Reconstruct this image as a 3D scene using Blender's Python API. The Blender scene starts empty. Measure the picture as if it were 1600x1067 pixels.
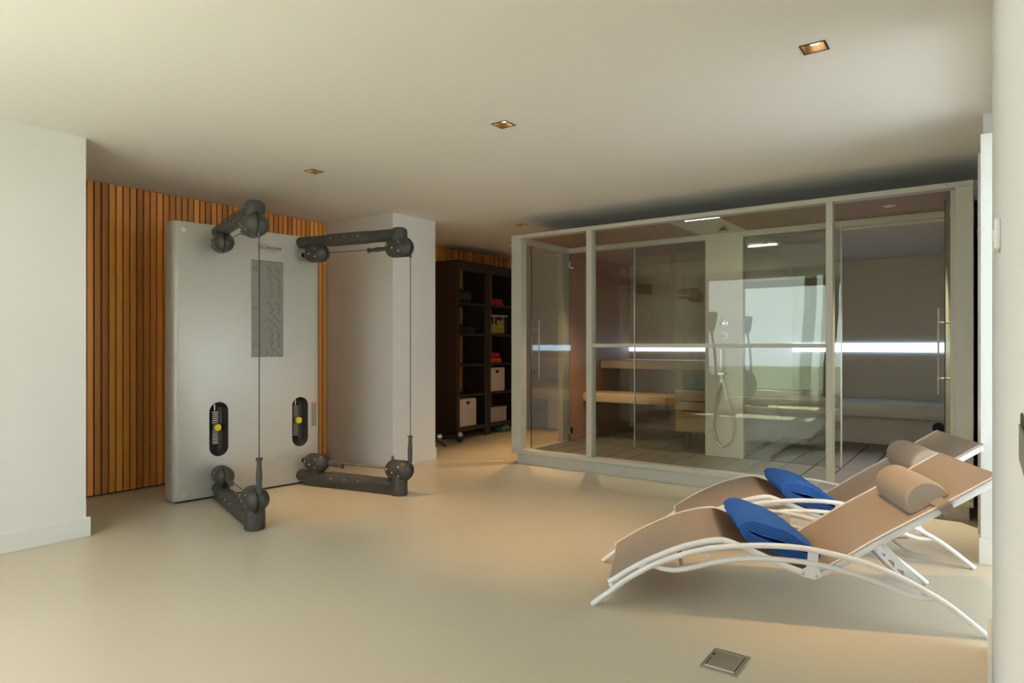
import bpy, bmesh, math, random
from mathutils import Vector, Matrix
random.seed(7)
PI = math.pi
sc = bpy.context.scene
COL = sc.collection
# ------------------------------------------------------------------ camera
TH = math.atan(740 / 1020)
cam_d = bpy.data.cameras.new('camera')
cam = bpy.data.objects.new('camera', cam_d); COL.objects.link(cam)
cam.location = (0, 0, 1.2); cam.rotation_euler = (PI / 2, 0, TH)
cam_d.sensor_width = 36; cam_d.lens = 36 * 1020 / 1600
cam_d.shift_y = (539 - 533.5) / 1600
cam_d.clip_start = 0.01
sc.camera = cam
# ------------------------------------------------------------------ world, window daylight, exposure
w = bpy.data.worlds.new('world'); sc.world = w; w.use_nodes = True
bg = w.node_tree.nodes['Background']
bg.inputs[0].default_value = (0.88, 0.97, 1.12, 1); bg.inputs[1].default_value = 1.7
WX0, WX1, WZ0, WZ1, WY = -4.33, -1.25, 0.26, 2.43, -0.85      # window opening in the wall behind the camera
pl = bpy.data.lights.new('window_portal', 'AREA'); pl.shape = 'RECTANGLE'
pl.size = WX1 - WX0; pl.size_y = WZ1 - WZ0; pl.cycles.is_portal = True
po = bpy.data.objects.new('window_portal', pl); COL.objects.link(po)
po.location = ((WX0 + WX1) / 2, WY - 0.16, (WZ0 + WZ1) / 2); po.rotation_euler = (PI / 2, 0, 0)
pl2 = bpy.data.lights.new('added_window_portal', 'AREA'); pl2.shape = 'RECTANGLE'; pl2.size = 2.2; pl2.size_y = 2.4; pl2.cycles.is_portal = True  # portal for the added side room window, lights surfaces facing right
po2 = bpy.data.objects.new('added_window_portal', pl2); COL.objects.link(po2)
po2.location = (2.66, 3.9, 1.25); po2.rotation_euler = (0, PI / 2, 0)
sun_d = bpy.data.lights.new('sun', 'SUN'); sun_d.energy = 16; sun_d.angle = 0.009; sun_d.color = (0.98, 0.99, 1.0)
sun = bpy.data.objects.new('sun', sun_d); COL.objects.link(sun); sun.rotation_euler = (math.radians(22), 0, math.radians(4))
sc.view_settings.view_transform = 'Standard'; sc.view_settings.look = 'None'
sc.view_settings.exposure = 1.91; sc.view_settings.gamma = 1.0
sc.view_settings.use_curve_mapping = False

# ------------------------------------------------------------------ materials
MAT = {}
def mat(name, col, rough=0.5, metal=0.0, noise=0.0, nscale=20, bump=0.0, bscale=200, spec=0.5, emit=None, estr=0.0, stretch=None, randv=0.0):
    if name in MAT: return MAT[name]
    m = bpy.data.materials.new(name); m.use_nodes = True
    nt = m.node_tree; b = nt.nodes['Principled BSDF']
    b.inputs['Base Color'].default_value = (*col, 1)
    b.inputs['Roughness'].default_value = rough; b.inputs['Metallic'].default_value = metal
    b.inputs['Specular IOR Level'].default_value = spec
    tc = nt.nodes.new('ShaderNodeTexCoord'); vec = tc.outputs['Object']
    if stretch:
        mp = nt.nodes.new('ShaderNodeMapping'); mp.inputs['Scale'].default_value = stretch
        nt.links.new(vec, mp.inputs['Vector']); vec = mp.outputs['Vector']
    if noise > 0 or randv > 0:
        n = nt.nodes.new('ShaderNodeTexNoise'); n.inputs['Scale'].default_value = nscale; n.inputs['Detail'].default_value = 5
        nt.links.new(vec, n.inputs['Vector'])
        mr = nt.nodes.new('ShaderNodeMapRange')
        mr.inputs['To Min'].default_value = 1 - noise; mr.inputs['To Max'].default_value = 1 + noise
        nt.links.new(n.outputs['Fac'], mr.inputs['Value'])
        hs = nt.nodes.new('ShaderNodeHueSaturation'); hs.inputs['Color'].default_value = (*col, 1)
        val = mr.outputs['Result']
        if randv > 0:
            oi = nt.nodes.new('ShaderNodeObjectInfo')
            r2 = nt.nodes.new('ShaderNodeMapRange')
            r2.inputs['To Min'].default_value = 1 - randv; r2.inputs['To Max'].default_value = 1 + randv * 0.7
            nt.links.new(oi.outputs['Random'], r2.inputs['Value'])
            mu = nt.nodes.new('ShaderNodeMath'); mu.operation = 'MULTIPLY'
            nt.links.new(val, mu.inputs[0]); nt.links.new(r2.outputs['Result'], mu.inputs[1]); val = mu.outputs[0]
            r3 = nt.nodes.new('ShaderNodeMapRange'); r3.inputs['To Min'].default_value = 0.492; r3.inputs['To Max'].default_value = 0.512
            m2 = nt.nodes.new('ShaderNodeMath'); m2.operation = 'FRACT'
            m3 = nt.nodes.new('ShaderNodeMath'); m3.operation = 'MULTIPLY'; m3.inputs[1].default_value = 17.3
            nt.links.new(oi.outputs['Random'], m3.inputs[0]); nt.links.new(m3.outputs[0], m2.inputs[0])
            nt.links.new(m2.outputs[0], r3.inputs['Value']); nt.links.new(r3.outputs['Result'], hs.inputs['Hue'])
        nt.links.new(val, hs.inputs['Value']); nt.links.new(hs.outputs['Color'], b.inputs['Base Color'])
    if bump > 0:
        n2 = nt.nodes.new('ShaderNodeTexNoise'); n2.inputs['Scale'].default_value = bscale; n2.inputs['Detail'].default_value = 3
        nt.links.new(vec, n2.inputs['Vector'])
        bp = nt.nodes.new('ShaderNodeBump'); bp.inputs['Strength'].default_value = bump; bp.inputs['Distance'].default_value = 0.004
        nt.links.new(n2.outputs['Fac'], bp.inputs['Height']); nt.links.new(bp.outputs['Normal'], b.inputs['Normal'])
    if emit:
        b.inputs['Emission Color'].default_value = (*emit, 1); b.inputs['Emission Strength'].default_value = estr
    MAT[name] = m
    return m
def glass(name, tint, boost=1.0, rough=0.0):
    m = bpy.data.materials.new(name); m.use_nodes = True; nt = m.node_tree
    for n in list(nt.nodes): nt.nodes.remove(n)
    out = nt.nodes.new('ShaderNodeOutputMaterial'); mx = nt.nodes.new('ShaderNodeMixShader')
    tr = nt.nodes.new('ShaderNodeBsdfTransparent'); tr.inputs[0].default_value = (*tint, 1)
    gl = nt.nodes.new('ShaderNodeBsdfGlossy'); gl.inputs['Roughness'].default_value = rough
    gl.inputs['Color'].default_value = (0.99, 1.0, 0.84, 1)
    lw = nt.nodes.new('ShaderNodeLayerWeight'); lw.inputs['Blend'].default_value = 0.5      # Schlick reflectance of thin glass, same from both sides
    pw = nt.nodes.new('ShaderNodeMath'); pw.operation = 'POWER'; pw.inputs[1].default_value = 5; nt.links.new(lw.outputs['Facing'], pw.inputs[0])
    fr = nt.nodes.new('ShaderNodeMath'); fr.operation = 'MULTIPLY_ADD'; fr.inputs[1].default_value = 0.957; fr.inputs[2].default_value = 0.043; nt.links.new(pw.outputs[0], fr.inputs[0])
    mu = nt.nodes.new('ShaderNodeMath'); mu.operation = 'MULTIPLY'; mu.inputs[1].default_value = boost; mu.use_clamp = True
    nt.links.new(fr.outputs[0], mu.inputs[0]); nt.links.new(mu.outputs[0], mx.inputs[0])
    nt.links.new(tr.outputs[0], mx.inputs[1]); nt.links.new(gl.outputs[0], mx.inputs[2]); nt.links.new(mx.outputs[0], out.inputs[0])
    MAT[name] = m; return m

M_wall = mat('wall_paint', (0.84, 0.84, 0.805), 0.75, bump=0.03, bscale=300)
M_ceil = mat('ceiling_paint', (0.84, 0.825, 0.775), 0.85, bump=0.02, bscale=300)
M_floor = mat('poured_floor', (0.645, 0.58, 0.435), 0.36, noise=0.03, nscale=1.6, bump=0.03, bscale=6, spec=0.45)
M_base = mat('baseboard_paint', (0.84, 0.85, 0.81), 0.5)
M_slat = mat('cedar_slat', (0.93, 0.39, 0.09), 0.5, noise=0.2, nscale=7, stretch=(6, 6, 0.35), randv=0.38, bump=0.06, bscale=25)
M_slatback = mat('slat_backing', (0.022, 0.012, 0.007), 0.9)
M_panel = mat('silver_panel', (0.55, 0.54, 0.48), 0.38, metal=0.25, noise=0.015, nscale=3)
M_char = mat('charcoal_plastic', (0.055, 0.054, 0.046), 0.42, bump=0.05, bscale=500)
M_char2 = mat('charcoal_sleeve', (0.07, 0.068, 0.06), 0.5, bump=0.04, bscale=400)
M_blk = mat('black_gap', (0.006, 0.006, 0.006), 0.6)
M_chrome = mat('chrome', (0.75, 0.74, 0.71), 0.16, metal=1.0)
M_bolt = mat('bolt_steel', (0.8, 0.8, 0.76), 0.3, metal=0.7)
M_yellow = mat('yellow_plastic', (0.80, 0.62, 0.02), 0.4)
M_orange = mat('orange_mark', (0.75, 0.22, 0.02), 0.5)
M_plac = mat('placard_grey', (0.26, 0.245, 0.21), 0.45)
M_ink = mat('dark_ink', (0.07, 0.065, 0.06), 0.6)
M_frame = mat('cabin_frame_paint', (0.53, 0.515, 0.425), 0.5, bump=0.02, bscale=200)
M_soffit = mat('soffit_wood', (0.34, 0.21, 0.115), 0.55, noise=0.2, nscale=6, stretch=(0.4, 6, 6))
M_tile = mat('deck_board_grey', (0.165, 0.15, 0.125), 0.42, noise=0.06, nscale=6, randv=0.06)
M_wood = mat('thermo_wood', (0.42, 0.245, 0.15), 0.55, noise=0.14, nscale=6, stretch=(6, 6, 0.4))
M_oak = mat('pale_bench_wood', (0.62, 0.42, 0.22), 0.5, noise=0.1, nscale=8, stretch=(0.5, 6, 6))
M_cream = mat('cream_wood', (0.66, 0.53, 0.33), 0.5, noise=0.07, nscale=6, stretch=(0.5, 6, 6))
M_steam = mat('steam_plaster', (0.60, 0.51, 0.40), 0.6, noise=0.05, nscale=5)
M_stbench = mat('steam_bench_stone', (0.58, 0.51, 0.40), 0.4, noise=0.04, nscale=8)
M_shower = mat('shower_panel_pale', (0.56, 0.51, 0.40), 0.35)
M_led = mat('blue_led', (0.8, 0.9, 1.0), 0.4, emit=(0.42, 0.62, 1.0), estr=1.2)
M_line = mat('white_line_lamp', (1, 1, 1), 0.4, emit=(0.95, 0.93, 1.0), estr=9)
M_bulb = mat('warm_bulb', (1, 0.9, 0.7), 0.4, emit=(1.0, 0.86, 0.64), estr=2.2)
M_gold = mat('gold_reflector', (0.16, 0.09, 0.03), 0.35, metal=0.6)
M_fix = mat('dark_fixture', (0.06, 0.052, 0.04), 0.45)
M_white = mat('white_powder_coat', (0.80, 0.80, 0.76), 0.32)
M_sling = mat('taupe_sling', (0.43, 0.35, 0.27), 0.75, bump=0.25, bscale=900)
M_towel = mat('blue_towel', (0.045, 0.15, 0.50), 0.95, noise=0.16, nscale=30, bump=0.6, bscale=700, spec=0.1)
M_dark = mat('black_brown_wood', (0.035, 0.026, 0.018), 0.5, noise=0.2, nscale=8, stretch=(6, 6, 0.5))
M_red = mat('red_textile', (0.62, 0.035, 0.03), 0.9, noise=0.1, nscale=30)
M_orng = mat('orange_textile', (0.70, 0.16, 0.03), 0.9, noise=0.1, nscale=30)
M_teal = mat('teal_foam', (0.09, 0.28, 0.20), 0.7)
M_wplast = mat('white_plastic', (0.72, 0.66, 0.58), 0.45)
M_ball = mat('lime_ball', (0.80, 0.76, 0.05), 0.8, noise=0.1, nscale=30)
M_darkgrey = mat('dark_grey_rubber', (0.03, 0.036, 0.038), 0.7)
M_steel = mat('brushed_steel', (0.42, 0.385, 0.32), 0.38, metal=0.7, noise=0.06, nscale=10, stretch=(1, 12, 1))
M_heater = mat('heater_teal_metal', (0.10, 0.15, 0.15), 0.4, metal=0.3)
M_stone = mat('grey_stone', (0.22, 0.21, 0.19), 0.9, randv=0.4, noise=0.1)
M_grass = mat('hedge_green', (0.10, 0.17, 0.06), 0.9, noise=0.5, nscale=9)
M_pave = mat('lawn', (0.085, 0.095, 0.06), 0.95, noise=0.2, nscale=4)
M_curt = mat('grey_curtain', (0.10, 0.115, 0.095), 0.9)
M_winf = mat('window_frame_brown', (0.16, 0.115, 0.075), 0.5)
M_cpl = mat('clear_plastic_body', (0.45, 0.44, 0.40), 0.3)
G_main = glass('cabin_glass', (0.94, 0.96, 0.935), 0.52)
G_door = glass('door_glass', (0.95, 0.965, 0.95), 1.2)
G_part = glass('partition_glass', (0.96, 0.97, 0.96), 1.0)
G_win = glass('window_glass', (0.97, 0.98, 0.97), 1.0)
G_box = glass('box_plastic', (0.94, 0.94, 0.90), 0.9, 0.3)
G_edge = mat('glass_edge', (0.50, 0.56, 0.58), 0.15)
G_dedge = mat('glass_edge_dark', (0.05, 0.06, 0.06), 0.2)

# ------------------------------------------------------------------ mesh helpers
def new(): return bmesh.new()
def box(bm, x0, x1, y0, y1, z0, z1, bev=0.0, seg=2):
    a = bmesh.ops.create_cube(bm, size=1.0)['verts']
    for v in a:
        v.co = Vector(((x0 + x1) / 2 + v.co.x * (x1 - x0), (y0 + y1) / 2 + v.co.y * (y1 - y0), (z0 + z1) / 2 + v.co.z * (z1 - z0)))
    if bev > 0:
        es = list({e for v in a for e in v.link_edges})
        bmesh.ops.bevel(bm, geom=es, offset=bev, segments=seg, profile=0.5, affect='EDGES', clamp_overlap=True)
    return bm
def B(*a, **k): return box(new(), *a, **k)
def spline(pts, n=6):
    P = [Vector(p) for p in pts]; out = []
    for i in range(len(P) - 1):
        p0 = P[max(i - 1, 0)]; p1 = P[i]; p2 = P[i + 1]; p3 = P[min(i + 2, len(P) - 1)]
        for k in range(n):
            t = k / n
            out.append(0.5 * ((2 * p1) + (p2 - p0) * t + (2 * p0 - 5 * p1 + 4 * p2 - p3) * t * t + (3 * p1 - p0 - 3 * p2 + p3) * t ** 3))
    out.append(P[-1]); return out
def tube(bm, pts, r, seg=10, flat=1.0, up=Vector((0, 0, 1)), cap=True):
    """sweep an ellipse along pts; r number or list; flat scales the radius along the side axis"""
    P = [Vector(p) for p in pts]; rings = []
    for i, p in enumerate(P):
        t = (P[min(i + 1, len(P) - 1)] - P[max(i - 1, 0)]).normalized()
        u = up if abs(t.dot(up)) < 0.98 else Vector((1, 0, 0))
        s = t.cross(u).normalized(); n = s.cross(t).normalized()
        rr = r[i] if isinstance(r, (list, tuple)) else r
        rings.append([bm.verts.new(p + s * math.cos(2 * PI * k / seg) * rr * flat + n * math.sin(2 * PI * k / seg) * rr) for k in range(seg)])
    for a, b in zip(rings, rings[1:]):
        for k in range(seg):
            bm.faces.new((a[k], a[(k + 1) % seg], b[(k + 1) % seg], b[k]))
    if cap:
        bm.faces.new(rings[0][::-1]); bm.faces.new(rings[-1])
    return bm
def T(*a, **k): return tube(new(), *a, **k)
def lathe_axis(bm, c, axis, prof, seg=20):
    """prof: list of (distance along axis, radius)"""
    c = Vector(c); ax = Vector(axis).normalized()
    return tube(bm, [c + ax * p[0] for p in prof], [max(p[1], 0.0005) for p in prof], seg)
def prism(bm, poly, h0, h1, frame=None, bev=0.0):
    """poly in (a,b); frame maps (a,b,h)->Vector"""
    fr = frame or (lambda a, b, h: Vector((a, b, h)))
    lo = [bm.verts.new(fr(a, b, h0)) for a, b in poly]; hi = [bm.verts.new(fr(a, b, h1)) for a, b in poly]
    n = len(poly)
    for i in range(n): bm.faces.new((lo[i], lo[(i + 1) % n], hi[(i + 1) % n], hi[i]))
    bm.faces.new(lo[::-1]); bm.faces.new(hi)
    bmesh.ops.recalc_face_normals(bm, faces=bm.faces[:])
    return bm
def stadium(cx, cy, r, half, n=12):
    out = []
    for k in range(n + 1):
        a = PI * k / n; out.append((cx + r * math.cos(a), cy + half + r * math.sin(a)))
    for k in range(n + 1):
        a = PI + PI * k / n; out.append((cx + r * math.cos(a), cy - half + r * math.sin(a)))
    return out
def to_mesh(name, bm, m, smooth=True):
    bmesh.ops.recalc_face_normals(bm, faces=bm.faces[:])
    me = bpy.data.meshes.new(name); bm.to_mesh(me); bm.free()
    if m: me.materials.append(m)
    if smooth:
        for p in me.polygons: p.use_smooth = True
        me.set_sharp_from_angle(angle=math.radians(35))
    return me
def obj(name, bm, m, parent=None, smooth=True, world=False):
    """world=True: bm is in world space, taken into the parent's frame (or keeps a base origin when top-level)"""
    if parent is not None and world:
        if world == 'shift': bmesh.ops.translate(bm, vec=Vector((0.125, 0.06, 0)), verts=bm.verts[:])
        bmesh.ops.transform(bm, matrix=wmat(parent).inverted(), verts=bm.verts[:])
    off = None
    if parent is None:
        xs = [v.co for v in bm.verts]
        mn = Vector((min(v.x for v in xs), min(v.y for v in xs), min(v.z for v in xs))); mx = Vector((max(v.x for v in xs), max(v.y for v in xs), max(v.z for v in xs)))
        off = Vector(((mn.x + mx.x) / 2, (mn.y + mx.y) / 2, mn.z))
        bmesh.ops.translate(bm, vec=-off, verts=bm.verts[:])
    o = bpy.data.objects.new(name, to_mesh(name, bm, m, smooth)); COL.objects.link(o)
    if off is not None: o.location = off
    if parent is not None: o.parent = parent
    return o
def wmat(o):
    m = Matrix.Translation(o.location) @ o.rotation_euler.to_matrix().to_4x4()
    return (wmat(o.parent) @ m) if o.parent else m
def tag(o, label, cat, group=None):
    o['label'] = label; o['category'] = cat
    if group: o['group'] = group
    return o
def thing(name, label, cat, loc=(0, 0, 0), rz=0.0, group=None):
    o = bpy.data.objects.new(name, None); COL.objects.link(o); o.empty_display_size = 0.1
    o.location = loc; o.rotation_euler = (0, 0, rz)
    return tag(o, label, cat, group)
def struct(name, bm, m, label=None, parent=None, smooth=True):
    o = obj(name, bm, m, parent, smooth, world=parent is not None)
    o['kind'] = 'structure'
    if label: o['label'] = label
    return o
def inst(src, parent, loc):
    o = src.copy(); COL.objects.link(o); o.parent = parent; o.location = loc; return o
def copy_tree(root):
    r = root.copy(); COL.objects.link(r)
    def rec(a, b):
        for ch in list(a.children):
            k = ch.copy(); COL.objects.link(k); k.parent = b; rec(ch, k)
    rec(root, r); return r
def boolean_cut(o, cutters):
    for i, cb in enumerate(cutters):
        cm = bpy.data.meshes.new('cut'); cb.to_mesh(cm); cb.free()
        co = bpy.data.objects.new('cut', cm); COL.objects.link(co); co.matrix_world = Matrix.Translation(o.location) if False else Matrix.Identity(4)
        md = o.modifiers.new('b', 'BOOLEAN'); md.operation = 'DIFFERENCE'; md.object = co; md.solver = 'EXACT'
        bpy.context.view_layer.update()
        dg = bpy.context.evaluated_depsgraph_get()
        me = bpy.data.meshes.new_from_object(o.evaluated_get(dg))
        o.modifiers.clear(); old = o.data; o.data = me
        bpy.data.objects.remove(co); bpy.data.meshes.remove(old); bpy.data.meshes.remove(cm)

# ------------------------------------------------------------------ the room
CH = 2.5
XL, YL = -4.58, 1.75            # left wall face, and where it ends
XS = -5.70                      # slatted wall face
XA = -5.82                      # slatted wall face inside the alcove
CX, CY0, CY1 = -4.70, 4.49, 5.10  # column
YB = 7.95
struct('floor', B(-6.3, 2.75, -1.1, 9.3, -0.12, 0.0), M_floor, 'seamless beige poured floor', smooth=False)
ceil = struct('ceiling', B(-6.3, 2.75, -1.1, 9.3, CH, CH + 0.16), M_ceil, 'plain off-white ceiling with recessed downlights', smooth=False)
DL = [(-0.606, 3.085), (-2.30, 3.085), (-4.07, 3.085), (-4.06, 5.77), (-4.3, 7.3), (-0.606, 0.4), (-2.30, 0.4), (-4.07, 0.4)]
cz = CH
for (x, y) in DL:
    boolean_cut(ceil, [B(x - 0.048 - ceil.location.x + ceil.location.x, x + 0.048, y - 0.048, y + 0.048, cz - 0.05, cz + 0.11)])
for p in ceil.data.polygons: p.use_smooth = False

struct('wall_left', B(-6.2, XL, -1.05, YL, 0, CH), M_wall, 'white plastered wall at the left edge', smooth=False)
wl = struct('wall_slatted', B(-6.2, XS - 0.03, YL, CY0, 0, CH), M_slatback, 'wall clad with narrow upright cedar slats', smooth=False)
wa = struct('wall_alcove', B(-6.2, XA - 0.03, CY1, YB + 0.1, 0, CH), M_slatback, 'cedar slatted wall behind the black shelves', smooth=False)
PITCH = 0.0536
slat_me = to_mesh('wood_slat', box(new(), -0.029, 0, -0.0212, 0.0212, 0.012, CH - 0.004, 0.0015, 1), M_slat, smooth=False)
def slats(par, X, y0, y1):
    y = y0 + PITCH / 2
    while y < y1 - 0.02:
        o = bpy.data.objects.new('wood_slat', slat_me); COL.objects.link(o); o.parent = par
        o.location = Vector((X, y, 0)) - par.location
        y += PITCH
slats(wl, XS, YL + 0.002, CY0)
slats(wa, XA, CY1 + 0.002, YB)
struct('wall_column', B(-6.2, CX, CY0, CY1, 0, CH), M_wall, 'white column between machine and shelf alcove', smooth=False)
struct('wall_back', B(-6.2, -3.95, YB, YB + 0.15, 0, CH), M_wall, 'white wall behind the alcove', smooth=False)
struct('wall_rear', B(-4.2, 0.6, 9.02, 9.2, 0, CH), M_wall, 'rear wall behind the cabin', smooth=False)
struct('wall_right', B(0.021, 0.35, -1.05, 3.2, 0, CH), M_wall, 'white wall close to the camera at right', smooth=False)
struct('wall_right_lintel', B(0.06, 0.35, 3.2, 4.42, 2.36, CH), M_wall, 'white lintel over the right doorway', smooth=False)
struct('wall_added_room_near', B(0.35, 2.7, 2.35, 2.5, 0, CH), M_wall, 'near wall of the unseen added side room', smooth=False)  # unseen side room, added so daylight can enter through the right doorway
struct('wall_added_room_far', B(0.35, 2.7, 5.25, 5.4, 0, CH), M_wall, 'far wall of the unseen added side room', smooth=False)
struct('wall_added_room_sill', B(2.55, 2.7, 2.5, 5.25, 0, 0.15), M_wall, 'low wall under the window of the unseen added side room', smooth=False)
w2 = bpy.data.objects.new('window_added', None); COL.objects.link(w2); w2.location = (2.62, 3.9, 0.15); w2['kind'] = 'structure'; w2['label'] = 'tall unseen side room window, added for light from the right'  # added window, out of view, supplies light from the right
for y0, y1 in ((2.5, 2.58), (3.84, 3.9), (5.17, 5.25)): obj('window_frame', B(2.58, 2.66, y0, y1, 0.15, CH, 0.004, 1), M_winf, w2, world=True)
for y0, y1 in ((2.58, 3.84), (3.9, 5.17)): obj('window_pane', B(2.617, 2.623, y0, y1, 0.15, CH), G_win, w2, world=True, smooth=False)
struct('wall_right_end', B(-0.012, 0.36, 4.52, 9.05, 0, CH), M_wall, 'white wall beside the cabin', smooth=False)
struct('door_1', B(-0.023, 0.34, 4.42, 4.52, 0.14, 2.36, 0.002, 1), M_base, 'white door casing beside the cabin', smooth=False)
struct('trim_1', B(-0.04, 0.34, 5.1, 5.16, 0.0, 2.42), M_wall, 'narrow white trim beside the dark gap', smooth=False)
def baseboard(name, x0, x1, y0, y1): struct(name, B(x0, x1, y0, y1, 0, 0.12, 0.003, 1), M_base, 'white baseboard', smooth=False)
baseboard('baseboard_left', XL, XL + 0.022, -0.83, YL + 0.02)
baseboard('baseboard_column_front', CX, CX + 0.02, CY0 - 0.02, CY1)
baseboard('baseboard_column_side', -5.6, CX + 0.02, CY0 - 0.02, CY0)
baseboard('baseboard_back', -5.80, -3.96, YB - 0.02, YB)
baseboard('baseboard_right', 0.006, 0.021, -0.83, 3.2)
struct('baseboard_casing', B(-0.031, 0.34, 4.40, 4.52, 0, 0.14, 0.003, 1), M_base, 'white plinth block under the door casing', smooth=False)
# window wall behind the camera, seen in the glass
struct('wall_window', B(-4.58, WX0, WY - 0.2, WY, 0, CH), M_wall, 'wall beside the window', smooth=False)
struct('wall_window_right', B(WX1, 0.021, WY - 0.2, WY, 0, CH), M_wall, 'wall between window and corner', smooth=False)
struct('wall_window_sill', B(WX0, WX1, WY - 0.2, WY, 0, WZ0), M_wall, 'low wall under the window', smooth=False)
struct('wall_window_head', B(WX0, WX1, WY - 0.2, WY, WZ1, CH), M_winf, 'brown band above the window', smooth=False)
win = bpy.data.objects.new('window_1', None); COL.objects.link(win); win.location = ((WX0 + WX1) / 2, WY - 0.1, WZ0)
win['kind'] = 'structure'; win['label'] = 'wide window with brown frame behind the camera'
for x0, x1 in ((WX0, WX0 + 0.2), (-2.05, -1.97), (WX1 - 0.07, WX1)):
    obj('window_frame', B(x0, x1, WY - 0.14, WY - 0.06, WZ0, WZ1, 0.004, 1), M_winf, win, world=True)
obj('window_frame', B(WX0, WX1, WY - 0.14, WY - 0.06, WZ1 - 0.06, WZ1, 0.004, 1), M_winf, win, world=True)
obj('window_frame', B(WX0, WX1, WY - 0.14, WY - 0.06, WZ0, WZ0 + 0.05, 0.004, 1), M_winf, win, world=True)
for x0, x1 in ((WX0 + 0.2, -2.05), (-1.97, WX1 - 0.07)):
    obj('window_pane', B(x0, x1, WY - 0.104, WY - 0.098, WZ0 + 0.05, WZ1 - 0.06), G_win, win, world=True, smooth=False)
obj('window_sill', B(WX0, WX1, WY - 0.06, WY + 0.05, WZ0, WZ0 + 0.025, 0.004, 1), M_white, win, world=True)
# curtains
for i, (x0, x1, lab) in enumerate(((-2.44, -2.25, 'narrow dark grey curtain reflected left of the other'), (-2.16, -2.0, 'narrow dark grey curtain reflected beside the window post'))):
    bm = new(); n = 36; prev = None
    for k in range(n + 1):
        t = k / n; xx = x0 + (x1 - x0) * t; yy = WY + 0.07 + 0.022 * math.sin(t * 2 * PI * 3)
        col = []
        for zz, sh in ((0.2, -0.10), (0.8, -0.09), (1.3, -0.05), (1.8, -0.01), (2.4, 0)):
            col.append(bm.verts.new((xx + sh * (1 if i == 0 else 0.7), yy, zz)))
        if prev:
            for a in range(4): bm.faces.new((prev[a], col[a], col[a + 1], prev[a + 1]))
        prev = col
    bmesh.ops.solidify(bm, geom=bm.faces[:], thickness=0.004)
    tag(obj('curtain', bm, M_curt), lab, 'curtain')
tag(obj('curtain_rail', T([(WX0 + 0.1, WY + 0.07, 2.415), (WX1, WY + 0.07, 2.415)], 0.012), M_winf), 'thin brown curtain rail above the reflected window', 'curtain rail')
# outside the window
struct('ground_lawn', B(-14, 9, -22, WY - 0.2, -0.1, 0.14), M_pave, 'lawn outside the window', smooth=False)
bm = new()
for k in range(900):
    x = random.uniform(-5.2, 0.3); y = random.uniform(WY - 0.95, WY - 0.3); r = random.uniform(0.018, 0.04)
    vs = bmesh.ops.create_icosphere(bm, subdivisions=1, radius=r)['verts']
    for v in vs: v.co = Vector((v.co.x * random.uniform(0.9, 1.3) + x, v.co.y + y, v.co.z * 0.7 + 0.15 + r * 0.3))
g = tag(obj('gravel_strip', bm, M_stone), 'grey pebbles outside the window, mirrored in the glass', 'gravel'); g['kind'] = 'stuff'
bm = new()
for k in range(2600):
    x = random.uniform(-3.0, 4.0); z = random.uniform(0.15, 2.6); y = -7.5 + random.uniform(-0.4, 0.35)
    s = random.uniform(0.08, 0.16); c = Vector((x, y, z))
    d1 = Vector((random.gauss(0, 1), random.gauss(0, 1), random.gauss(0, 1))).normalized(); d2 = d1.orthogonal().normalized()
    bm.faces.new([bm.verts.new(c + d1 * s), bm.verts.new(c + d2 * s * 0.4), bm.verts.new(c - d1 * s), bm.verts.new(c - d2 * s * 0.4)])
hd = thing('hedge', 'green hedge outside the window, mirrored in the glass', 'hedge', (0.5, -7.5, 0.14))
lf = obj('foliage', bm, M_grass, hd, smooth=False, world=True); lf['kind'] = 'stuff'
obj('stem', T([(0.5, -7.5, 0.14), (0.55, -7.5, 1.2), (0.45, -7.5, 2.2)], [0.05, 0.035, 0.01]), M_winf, hd, world=True)

# ------------------------------------------------------------------ ceiling downlights
dl_lab = ['square recessed downlight above the loungers, rightmost', 'square recessed downlight in the middle of the ceiling',
          'square recessed downlight in front of the wooden slats', 'small square downlight by the cabin corner',
          'unseen square downlight added to brighten the far end of the alcove',  # extra lamp out of view, added because the alcove was too dark
          'square downlight near the window, at the right wall', 'square downlight near the middle of the window', 'square downlight near the left wall by the window']
SPOT = 28.0
for i, (x, y) in enumerate(DL):
    t = thing('downlight', dl_lab[i], 'downlight', (x, y, CH), 0, 'square ceiling downlights')
    bm = new(); a, b_ = 0.053, 0.044
    for (x0, x1, y0, y1) in ((-a, a, -a, -b_), (-a, a, b_, a), (-a, -b_, -b_, b_), (b_, a, -b_, b_)):
        box(bm, x0, x1, y0, y1, -0.003, 0.0)
    obj('trim_frame', bm, M_fix, t, smooth=False)
    bm = new(); c_ = 0.046
    for (x0, x1, y0, y1) in ((-c_, c_, -c_, -b_), (-c_, c_, b_, c_), (-c_, -b_, -b_, b_), (b_, c_, -b_, b_)):
        box(bm, x0, x1, y0, y1, 0.0, 0.085)
    obj('housing', bm, M_gold, t, smooth=False)
    box_b = B(-c_, c_, -c_, c_, 0.085, 0.09); obj('back_plate', box_b, M_fix, t, smooth=False)
    obj('bulb', lathe_axis(new(), (0, 0, 0.083), (0, 0, -1), [(0, 0.026), (0.058, 0.028), (0.064, 0.022), (0.066, 0.001)], 18), M_bulb, t)
    sp = bpy.data.lights.new('downlight_lamp', 'SPOT'); sp.energy = SPOT if y > 1 else 8; sp.color = (1.0, 0.55, 0.20)
    sp.spot_size = math.radians(58); sp.spot_blend = 1.0; sp.shadow_soft_size = 0.02
    so = bpy.data.objects.new('downlight_lamp', sp); COL.objects.link(so); so.parent = t; so.location = (0, 0, -0.006); so.rotation_euler = (math.radians(11 if y < 5 else -6), 0, 0)
sd = thing('smoke_detector', 'small round white detector on the ceiling near the shelves', 'smoke detector', (-5.0, 6.9, CH))
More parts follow.
